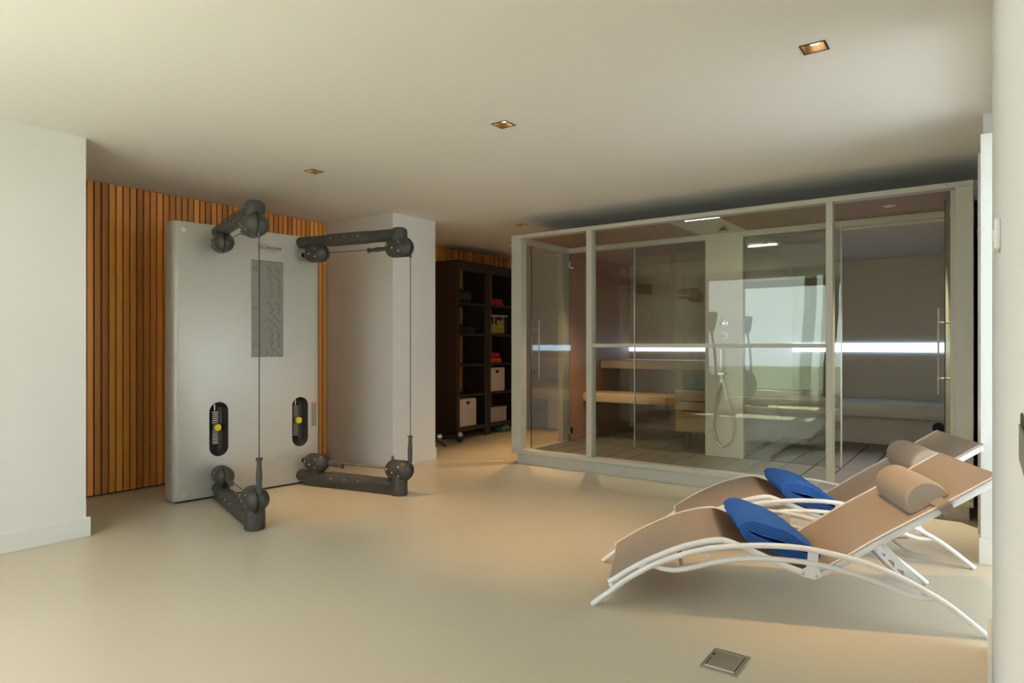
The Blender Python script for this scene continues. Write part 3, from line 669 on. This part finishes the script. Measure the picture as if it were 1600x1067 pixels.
def lounger(lab, loc, rz):
    t = thing('sun_lounger', lab, 'sun lounger', loc, rz, 'white sun loungers')
    fl = lambda pts, v: [(p[0], v, p[1]) for p in pts]
    for v, inn in ((0.0, 1), (LW, -1)):
        obj('leg_arch', T(spline(fl(ARCH, v), 4), 0.0125, 12), M_white, t)
        obj('stretcher', T(spline(fl(STR, v + inn * 0.004), 4), 0.0115, 12), M_white, t)
        obj('seat_rail', T(spline(fl(SEAT, v + inn * 0.026), 4) + [Vector((0.955, v + inn * 0.026, 0.209))], 0.0135, 10, flat=0.8), M_white, t)
        br = T(spline([(0.955, v + inn * 0.026, 0.209)] + fl(BACK, v + inn * 0.026), 4), 0.0185, 10, flat=0.6)
        obj('back_rail', br, M_white, t)
        # hinge plate linking arch, stretcher and rails
        poly = [(0.93, 0.322), (0.972, 0.320), (0.968, 0.262), (0.975, 0.228), (0.985, 0.212), (0.972, 0.196), (0.94, 0.193), (0.905, 0.200), (0.893, 0.215), (0.905, 0.229), (0.922, 0.24), (0.926, 0.27)]
        pb = prism(new(), poly, v + inn * 0.010 - 0.003, v + inn * 0.010 + 0.003, lambda a, b_, h: Vector((a, h, b_)))
        hp = obj('hinge_plate', pb, M_white, t, smooth=False)
        for q in ((0.907, 0.214), (0.962, 0.208)):
            obj('bolt', lathe_axis(new(), (q[0], v + inn * 0.008, q[1]), (0, -inn, 0), [(0, 0.008), (0.004, 0.008), (0.006, 0.004)], 12), M_chrome, hp)
        # hooks under the seat rail
        for q in ((0.225, 0.155), (0.515, 0.258)):
            pb = prism(new(), [(q[0] - 0.018, q[1] + 0.045), (q[0] + 0.02, q[1] + 0.05), (q[0] + 0.016, q[1] + 0.012), (q[0] + 0.006, q[1]), (q[0] - 0.006, q[1] + 0.002), (q[0] - 0.008, q[1] + 0.018)], v + inn * 0.022 - 0.006, v + inn * 0.022 + 0.006, lambda a, b_, h: Vector((a, h, b_)))
            obj('hook', pb, M_white, t, smooth=False)
        # notched bracket of the back adjuster
        a0, a1 = Vector((1.225, 0, 0.36)), Vector((1.40, 0, 0.162)); n = 26; poly = []
        dd = (a1 - a0).normalized(); nn = Vector((-dd.z, 0, dd.x)); nn = nn if nn.x < 0 else -nn
        L_ = (a1 - a0).length
        up_e = [(a0 - nn * 0.010), (a1 - nn * 0.008)]
        lowp = []
        for k in range(n + 1):
            s_ = k / n; nt_ = 0.022 + 0.012 * math.sin(s_ * 5 * 2 * PI)
            if s_ < 0.18: nt_ = 0.014
            lowp.append(a0 + dd * L_ * s_ + nn * nt_)
        pts = [(p.x, p.z) for p in [up_e[0]] + lowp + [up_e[1]]]
        pb = prism(new(), pts, v + inn * 0.045 - 0.003, v + inn * 0.045 + 0.003, lambda a, b_, h: Vector((a, h, b_)))
        rk = obj('ratchet_bracket', pb, M_white, t, smooth=False)
        obj('bolt', lathe_axis(new(), (1.222, v + inn * 0.038, 0.352), (0, -inn, 0), [(0, 0.008), (0.004, 0.008), (0.006, 0.004)], 12), M_chrome, rk)
    # cross bars
    for u, z in ((0.40, 0.196), (0.955, 0.198), (1.40, 0.152), (1.655, 0.642), (0.085, 0.098)):
        obj('cross_bar', T([(u, 0.012, z), (u, LW - 0.012, z)], 0.0105, 10), M_white, t)
    obj('support_bar', T(spline([(1.20, 0.05, 0.33), (1.26, 0.05, 0.262), (1.30, 0.09, 0.215), (1.30, LW - 0.09, 0.215), (1.26, LW - 0.05, 0.262), (1.20, LW - 0.05, 0.33)], 5), 0.0085, 10), M_white, t)
    # sling cloths
    def cloth(pts, v0, v1, sag, name):
        P = spline([(p[0], 0, p[1]) for p in pts], 5); bm = new(); prev = None; nv = 10
        for i, p in enumerate(P):
            row = []
            for k in range(nv + 1):
                s_ = k / nv; row.append(bm.verts.new((p.x, v0 + (v1 - v0) * s_, p.z - sag * 4 * s_ * (1 - s_))))
            if prev:
                for k in range(nv): bm.faces.new((prev[k], prev[k + 1], row[k + 1], row[k]))
            prev = row
        bmesh.ops.solidify(bm, geom=bm.faces[:], thickness=0.003)
        return obj(name, bm, M_sling, t)
    up = 0.009
    cloth([(0.078, 0.118), (0.213, 0.207), (0.371, 0.287), (0.488, 0.326), (0.545, 0.337), (0.585, 0.339), (0.63, 0.327), (0.728, 0.29), (0.839, 0.247), (0.904, 0.225), (0.955, 0.219)], 0.024, LW - 0.024, 0.004, 'seat_sling')
    cloth([(0.956, 0.222), (1.0, 0.236), (1.035, 0.262), (1.097, 0.303), (1.221, 0.389), (1.429, 0.520), (1.662, 0.671)], 0.012, LW - 0.012, 0.004, 'back_sling')
    # head cushion: half round bolster, with strap
    b0 = Vector((1.429, 0, 0.522)); e = Vector((0.2305, 0, 0.149)).normalized(); nrm = Vector((-e.z, 0, e.x))
    poly = []
    hw, hh = 0.088, 0.098
    for k in range(15):
        a = PI * k / 14; poly.append((-hw * math.cos(a), hh * math.sin(a) ** 0.85))
    poly += [(hw * 0.8, -0.004), (-hw * 0.8, -0.004)]
    cm = b0 - e * 0.002
    bm = new(); rings = []
    for (v, sc_) in ((0.075, 0.90), (0.082, 0.97), (0.095, 1.0), (0.30, 1.02), (LW - 0.155, 1.0), (LW - 0.142, 0.97), (LW - 0.135, 0.90)):
        rings.append([bm.verts.new(cm + e * a * sc_ + nrm * (b_ * sc_ + 0.004) + Vector((0, v, 0))) for a, b_ in poly])
    for A_, B_ in zip(rings, rings[1:]):
        for k in range(len(A_)): bm.faces.new((A_[k], A_[(k + 1) % len(A_)], B_[(k + 1) % len(A_)], B_[k]))
    bm.faces.new(rings[0]); bm.faces.new(rings[-1])
    cu = obj('head_cushion', bm, M_sling, t)
    bm = new(); s0, s1 = b0 + e * 0.0, b0 + e * 0.052; ring = []
    th = 0.024
    loop = [(0.0, th * 0.35), (LW, th * 0.35), (LW + 0.006, 0), (LW, -th * 1.7), (0.0, -th * 1.7), (-0.006, 0)]
    for s_ in (s0, s1):
        ring.append([bm.verts.new(s_ + Vector((0, v, 0)) + nrm * z) for v, z in loop])
    for k in range(6): bm.faces.new((ring[0][k], ring[0][(k + 1) % 6], ring[1][(k + 1) % 6], ring[1][k]))
    bmesh.ops.solidify(bm, geom=bm.faces[:], thickness=0.003)
    obj('strap', bm, M_sling, cu)
    return t
LA = Vector((-1.468, 2.651, 0)); LR = math.radians(23.57)
lu = Vector((math.cos(LR), math.sin(LR), 0)); lv = Vector((-lu.y, lu.x, 0))
L1 = lounger('white framed taupe sun lounger in front, nearest the camera', LA, LR)
L2p = LA + lu * 0.337 + lv * 0.92
L2 = copy_tree(L1); L2.location = L2p
L2['label'] = 'white framed taupe sun lounger behind, closest to the glass cabin'

# ------------------------------------------------------------------ folded towels
def towel(lab, base, rz, seed):
    rnd = random.Random(seed)
    bm = new(); turns = 4.5; n = 180; th = 0.0075
    inner, outer = [], []
    for k in range(n + 1):
        a = 2 * PI * turns * k / n
        r = 0.003 + 0.046 * k / n
        for lst, rr in ((inner, r), (outer, r + th)):
            lst.append(((0.122 + rr) * math.cos(a) - 0.012 * (rr / 0.05) * (1 - abs(math.cos(a))), rr * (1.08 - 0.30 * math.cos(a)) * math.sin(a)))
    nv = 9
    tilt = math.radians(-18)
    def P(p, s_):
        v = 0.075 + 0.40 * s_
        x, z = p[0] * (1 + 0.03 * math.sin(3 * s_ + seed)), p[1] * (1 + 0.08 * math.sin(PI * s_))
        if z > 0: z += 0.0035 * math.sin(x * 38 + s_ * 6 + seed) + 0.003 * math.sin(s_ * 17 + x * 9)
        x += 0.012 * math.sin(s_ * 3.0 + seed) - 0.02 * s_
        return Vector((0.815 + x * math.cos(tilt) - z * math.sin(tilt), v, 0.325 + x * math.sin(tilt) + z * math.cos(tilt)))
    RI = [[bm.verts.new(P(p, j / nv)) for p in inner] for j in range(nv + 1)]
    RO = [[bm.verts.new(P(p, j / nv)) for p in outer] for j in range(nv + 1)]
    for j in range(nv):
        for k in range(n):
            bm.faces.new((RI[j][k], RI[j + 1][k], RI[j + 1][k + 1], RI[j][k + 1]))
            bm.faces.new((RO[j][k], RO[j][k + 1], RO[j + 1][k + 1], RO[j + 1][k]))
        bm.faces.new((RI[j][0], RO[j][0], RO[j + 1][0], RI[j + 1][0])); bm.faces.new((RI[j][n], RI[j + 1][n], RO[j + 1][n], RO[j][n]))
    for j in (0, nv):
        for k in range(n): bm.faces.new((RI[j][k], RI[j][k + 1], RO[j][k + 1], RO[j][k]))
    t = thing('towel', lab, 'towel', base, rz, 'blue towels on the loungers')
    cl = obj('towel_cloth', bm, M_towel, t)
    tb = prism(new(), [(0.0, 0.0), (0.035, -0.012), (0.05, -0.03), (0.0, -0.02)], 0.0, 0.003, lambda a, b_, h: Vector((0.865 + a, 0.092 + h, 0.318 + b_)))
    obj('care_label', tb, M_white, t, smooth=False)
    return t
towel('folded blue towel on the front lounger', LA, LR, 1.0)
towel('folded blue towel on the lounger nearest the cabin', L2p, LR, 2.3)

# ------------------------------------------------------------------ shelves in the alcove
SF, SBK = -5.385, -5.80
shelf_z = [0.15, 0.568, 0.955, 1.35, 1.745]
def shelf_unit(y0, y1, lab):
    t = thing('shelving_unit', lab, 'shelf', ((SF + SBK) / 2, (y0 + y1) / 2, 0), 0, 'black wooden shelving units')
    for a in (y0, y1 - 0.022):
        obj('side_panel', B(SBK, SF - 0.02, a, a + 0.022, 0.05, 2.25), M_dark, t, world=True, smooth=False)
    for a in (y0, y1 - 0.06):
        obj('front_post', B(SF - 0.02, SF, a, a + 0.06, 0.0, 2.25, 0.002, 1), M_dark, t, world=True)
    obj('top_board', B(SBK, SF + 0.008, y0 - 0.004, y1 + 0.004, 2.25, 2.275, 0.003, 1), M_dark, t, world=True)
    obj('top_rail', B(SF - 0.02, SF, y0 + 0.06, y1 - 0.06, 2.15, 2.25), M_dark, t, world=True, smooth=False)
    for z in shelf_z:
        obj('shelf_board', B(SBK, SF - 0.004, y0 + 0.022, y1 - 0.022, z - 0.03, z, 0.002, 1), M_dark, t, world=True)
    obj('bottom_rail', B(SF - 0.02, SF - 0.004, y0 + 0.06, y1 - 0.06, 0.10, 0.12), M_dark, t, world=True, smooth=False)
    for a in (y0 + 0.0, y1 - 0.05):
        obj('rear_foot', B(SBK, SBK + 0.05, a, a + 0.05, 0, 0.06), M_dark, t, world=True, smooth=False)
UA0, UA1, UB0, UB1 = 6.235, 6.872, 6.880, 7.52
shelf_unit(UA0, UA1, 'tall black open shelving unit beside the column')
shelf_unit(UB0, UB1, 'tall black open shelving unit beside the cabin')
def bin_box(lab, y0, y1, z, hgt, depth=0.34):
    x1 = SF - 0.03; x0 = x1 - depth
    t = thing('storage_box', lab, 'box', ((x0 + x1) / 2, (y0 + y1) / 2, z), 0)
    obj('body', B(x0, x1, y0, y1, z, z + hgt, 0.006, 2), M_wplast, t, world=True)
    obj('front_board', B(x1, x1 + 0.012, y0 + 0.02, y1 - 0.004, z + 0.01, z + hgt - 0.006, 0.004, 2), M_wplast, t, world=True)
    obj('grip_hole', B(x1 + 0.008, x1 + 0.0135, (y0 + y1) / 2 - 0.03, (y0 + y1) / 2 + 0.03, z + hgt - 0.075, z + hgt - 0.035), M_blk, t, world=True, smooth=False)
    for k in range(3):
        obj('side_rib', B(x0 + 0.05 + k * 0.09, x0 + 0.09 + k * 0.09, y0 - 0.006, y0, z + 0.02, z + hgt - 0.02), M_wplast, t, world=True, smooth=False)
    bm = new()
    for k in range(9):
        zz = z + 0.03 + k * (hgt - 0.13) / 8
        for yy in (y0 + 0.05, y1 - 0.03): box(bm, x1 + 0.011, x1 + 0.0128, yy - 0.004, yy + 0.004, zz, zz + 0.006)
    obj('dot_rows', bm, M_plac, t, smooth=False, world=True)
bin_box('white plastic storage box on the bottom shelf', UA0 + 0.075, UA0 + 0.42, 0.151, 0.36)
bin_box('white plastic storage box on the second shelf', UB0 + 0.05, UB0 + 0.40, 0.569, 0.325)
def clear_box(name, lab, y0, y1, z, hgt, fill, m=None):
    x1 = SF - 0.02; x0 = x1 - 0.33
    t = thing(name, lab, 'box', ((x0 + x1) / 2, (y0 + y1) / 2, z), 0)
    bm = new(); w_ = 0.004
    box(bm, x0, x1, y0, y1, z, z + w_)
    for q in ((x0, x0 + w_, y0, y1), (x1 - w_, x1, y0, y1), (x0, x1, y0, y0 + w_), (x0, x1, y1 - w_, y1)): box(bm, *q, z, z + hgt)
    obj('walls', bm, m or G_box, t, smooth=False, world=True)
    rim = new()
    for q in ((x0 - 0.006, x0 + 0.008, y0 - 0.006, y1 + 0.006), (x1 - 0.008, x1 + 0.006, y0 - 0.006, y1 + 0.006), (x0, x1, y0 - 0.006, y0 + 0.008), (x0, x1, y1 - 0.008, y1 + 0.006)): box(rim, *q, z + hgt, z + hgt + 0.018)
    obj('rim', rim, M_cpl, t, smooth=False, world=True)
    for yy in (y0 + 0.10, y1 - 0.10):
        obj('front_rib', B(x1, x1 + 0.006, yy - 0.008, yy + 0.008, z + 0.03, z + hgt), M_cpl, t, world=True, smooth=False)
    return x0, x1
x0, x1 = clear_box('storage_bin', 'clear plastic bin holding lime yellow balls on the shelf', UB0 + 0.055, UB0 + 0.45, 1.351, 0.24, True)
nb = 0
for layer in range(3):
    for i in range(5):
        for j in range(4):
            if layer == 2 and random.random() < 0.45: continue
            y = UB0 + 0.098 + i * 0.0755 + (layer % 2) * 0.006; x = x0 + 0.045 + j * 0.078 + random.uniform(-0.004, 0.004)
            bm = new(); vs = bmesh.ops.create_icosphere(bm, subdivisions=2, radius=0.033)['verts']
            for v in vs: v.co += Vector((x, y, 1.351 + 0.04 + layer * 0.061))
            b_ = tag(obj('ball', bm, M_ball), 'lime yellow ball inside the clear plastic bin', 'ball', 'balls in the clear bin')
            a_ = [Vector((x + 0.0332 * math.cos(q), y + 0.0332 * math.sin(q) * 0.7, 1.351 + 0.04 + layer * 0.061 + 0.0332 * math.sin(q) * 0.714)) for q in [2 * PI * w_ / 16 for w_ in range(17)]]
            obj('seam', T(a_, 0.0015, 4, cap=False), M_wplast, b_, world=True)
clear_box('storage_crate', 'grey translucent crate on the bottom shelf', UB0 + 0.055, UB0 + 0.44, 0.151, 0.185, False, M_cpl)
# soft items
def soft(name, lab, cat, m, x0, x1, y0, y1, z, hs, group=None):
    t = thing(name, lab, cat, ((x0 + x1) / 2, (y0 + y1) / 2, z), 0, group)
    zz = z
    for k, hgt in enumerate(hs):
        ins = 0.006 * k
        bm = box(new(), x0 + ins, x1 - ins, y0 + ins, y1 - ins * 1.5, zz, zz + hgt, hgt * 0.42, 3)
        for v in bm.verts: v.co.z += 0.006 * math.sin(v.co.y * 31 + k) * ((v.co.z - z) / sum(hs))
        obj('fold', bm, m, t, world=True); zz += hgt * 0.97
    return t
soft('folded_textile', 'folded red textile on the upper shelf', 'towel', M_red, SF - 0.34, SF - 0.03, UB0 + 0.05, UB0 + 0.39, 1.746, [0.035, 0.03, 0.02])
soft('folded_textile', 'orange folded textile under the red one', 'towel', M_orng, SF - 0.34, SF - 0.03, UB0 + 0.05, UB0 + 0.36, 0.956, [0.045, 0.03])
soft('folded_textile', 'red folded textile on top of the orange one', 'towel', M_red, SF - 0.32, SF - 0.05, UB0 + 0.06, UB0 + 0.34, 1.036, [0.035, 0.03])
soft('foam_block', 'teal foam block on the floor under shelf', 'foam block', M_teal, SF - 0.20, SF + 0.0, UB0 + 0.33, UB0 + 0.52, 0.0, [0.09])
def lump(lab, y0, y1, z, prof):
    # dark bag: squashed body with a grip
    t = thing('gym_bag', lab, 'bag', (SF - 0.2, (y0 + y1) / 2, z))
    bm = box(new(), SF - 0.36, SF - 0.06, y0, y1, z, z + prof, prof * 0.35, 4); obj('bag_body', bm, M_darkgrey, t, world=True)
    yc = (y0 + y1) / 2
    obj('bag_strap', T(spline([(SF - 0.2, y0 + 0.06, z + prof * 0.95), (SF - 0.2, yc - 0.04, z + prof * 1.25), (SF - 0.2, yc + 0.04, z + prof * 1.25), (SF - 0.2, y1 - 0.06, z + prof * 0.95)], 5), 0.012, 8), M_darkgrey, t, world=True)
lump('dark grey bag on the top compartment shelf', UA0 + 0.09, UA0 + 0.40, 1.746, 0.16)
lump('flat dark grey bag on the second compartment shelf', UA0 + 0.09, UA0 + 0.46, 1.351, 0.09)
# folded wheeled trainer, half hidden by the column
tr = thing('folded_trainer', 'black wheeled gym gear half hidden behind the white column', 'gym equipment', (-5.275, 5.91, 0))
obj('base_beam', T([(-5.62, 5.72, 0.085), (-5.36, 6.10, 0.075)], 0.032, 12), M_blk, tr, world='shift')
obj('beam_collar', T([(-5.535, 5.845, 0.083), (-5.505, 5.888, 0.082)], 0.034, 12), M_bolt, tr, world='shift')
obj('wheel', lathe_axis(new(), (-5.385, 6.08, 0.045), (0.75, -0.6, 0), [(0, 0.02), (0.004, 0.044), (0.03, 0.045), (0.036, 0.03), (0.037, 0.001)], 22), M_blk, tr, world='shift')
obj('wheel_cap', lathe_axis(new(), (-5.36, 6.07, 0.10), (0.75, -0.6, 0), [(0, 0.03), (0.02, 0.028), (0.022, 0.001)], 16), M_steel, tr, world='shift')
obj('prop_leg', T([(-5.50, 5.62, 0.13), (-5.26, 5.70, 0.012)], 0.014, 10), M_dark, tr, world='shift')
obj('upright', T([(-5.62, 5.72, 0.08), (-5.66, 5.68, 0.9)], 0.03, 12), M_blk, tr, world='shift')
for k in range(5):
    q = 0.12 + k * 0.045; c_ = Vector((-5.56, 5.80 + 0.012 * math.sin(k * 0.9), q + 0.02))
    obj('chevron', T([c_ + Vector((0, -0.035, 0.022)), c_ + Vector((0.012, 0.012, 0.0)), c_ + Vector((0, -0.03, -0.022))], 0.007, 6), M_bolt, tr, world='shift')
obj('chevron_strap', T(spline([(-5.62, 5.72, 0.08), (-5.58, 5.79, 0.15), (-5.575, 5.80, 0.25), (-5.62, 5.74, 0.38)], 5), 0.02, 8), M_blk, tr, world='shift')
# pale cupboard behind the cabin's left end
cb = thing('low_cupboard', 'pale low cupboard seen through the open sauna door', 'cupboard', (-4.6, 7.93, 0))
obj('body', B(-5.08, -4.2, 7.86, 7.925, 0.0, 0.66, 0.004, 1), M_wall, cb, world=True)
for a in (-5.07, -4.64): obj('door', B(a, a + 0.42, 7.842, 7.86, 0.03, 0.645, 0.003, 1), M_base, cb, world=True)
obj('top_board', B(-5.09, -4.19, 7.845, 7.928, 0.66, 0.68, 0.003, 1), M_base, cb, world=True)

# ------------------------------------------------------------------ floor socket box
fb = thing('floor_box', 'square steel floor box with hinged lid in front of loungers', 'floor box', (-0.797, 2.472, 0))
obj('frame', B(-0.07, 0.07, -0.092, 0.092, 0.0, 0.004, 0.0015, 1), M_steel, fb)
obj('lid', B(-0.052, 0.05, -0.066, 0.066, 0.004, 0.0062, 0.001, 1), M_steel, fb)
for s_ in (-1, 1): obj('seam', B(-0.055, 0.053, s_ * 0.069 - 0.002, s_ * 0.069 + 0.002, 0.004, 0.0058), M_bolt, fb, smooth=False)
obj('seam', B(0.051, 0.0535, -0.068, 0.068, 0.004, 0.005), M_blk, fb, smooth=False)
obj('seam', B(-0.0555, -0.053, -0.068, 0.0, 0.004, 0.005), M_blk, fb, smooth=False)
obj('finger_hole', B(-0.057, -0.049, 0.025, 0.042, 0.004, 0.0066), M_blk, fb, smooth=False)
# thermostat and switch on the right wall
ts = thing('thermostat', 'small white thermostat on the right wall', 'thermostat', (0.021, 1.44, 1.366))
obj('cover', B(-0.0095, 0, -0.04, 0.04, 0, 0.054, 0.003, 2), M_white, ts)
obj('dial', lathe_axis(new(), (-0.0095, 0.0, 0.027), (-1, 0, 0), [(0, 0.012), (0.002, 0.011), (0.0025, 0.001)], 16), M_white, ts)
sw = thing('wall_switch', 'dark grey switch plate at the right edge', 'switch', (0.021, 0.52, 1.117))
obj('plate', B(-0.0015, 0, -0.06, 0.055, 0, 0.036, 0.0005, 1), M_fix, sw)
obj('rocker', B(-0.003, -0.0015, -0.04, 0.035, 0.006, 0.03, 0.0005, 1), M_plac, sw)

# ------------------------------------------------------------------ cross trainer behind the camera, seen mirrored in the glass
ct = thing('cross_trainer', 'dark cross trainer mirrored in the cabin glass', 'exercise machine', (-4.05, 0.25, 0), math.radians(-60))
obj('base_rail', B(-0.75, 0.75, -0.06, 0.06, 0.04, 0.12, 0.01, 2), M_char, ct)
for xx in (-0.72, 0.68): obj('cross_foot', B(xx, xx + 0.09, -0.3, 0.3, 0.0, 0.06, 0.01, 2), M_char, ct)
obj('flywheel_housing', lathe_axis(new(), (0.40, -0.09, 0.42), (0, 1, 0), [(0, 0.24), (0.015, 0.29), (0.165, 0.29), (0.18, 0.24), (0.182, 0.001)], 28), M_char2, ct)
obj('mast', T(spline([(0.42, 0, 0.6), (0.36, 0, 1.0), (0.30, 0, 1.45)], 5), 0.045, 12), M_char, ct)
obj('console', prism(new(), [(0.20, 1.42), (0.36, 1.44), (0.42, 1.72), (0.37, 1.76), (0.24, 1.50)], -0.24, 0.24, lambda a, b_, h: Vector((a, h, b_))), M_char, ct)
for s_ in (-1, 1):
    obj('swing_arm', T(spline([(0.36, s_ * 0.27, 0.35), (0.34, s_ * 0.27, 0.9), (0.22 + 0.08 * s_, s_ * 0.26, 1.25), (0.12 + 0.1 * s_, s_ * 0.25, 1.58), (0.05 + 0.1 * s_, s_ * 0.24, 1.72)], 6), 0.02, 10), M_char, ct)
    obj('pedal_bar', T([(0.36, s_ * 0.2, 0.36 + 0.08 * s_), (-0.62, s_ * 0.2, 0.20)], 0.025, 10), M_char, ct)
    obj('pedal', B(-0.35, 0.0, s_ * 0.2 - 0.07, s_ * 0.2 + 0.07, 0.29 + 0.03 * s_, 0.33 + 0.03 * s_, 0.012, 2), M_char2, ct)
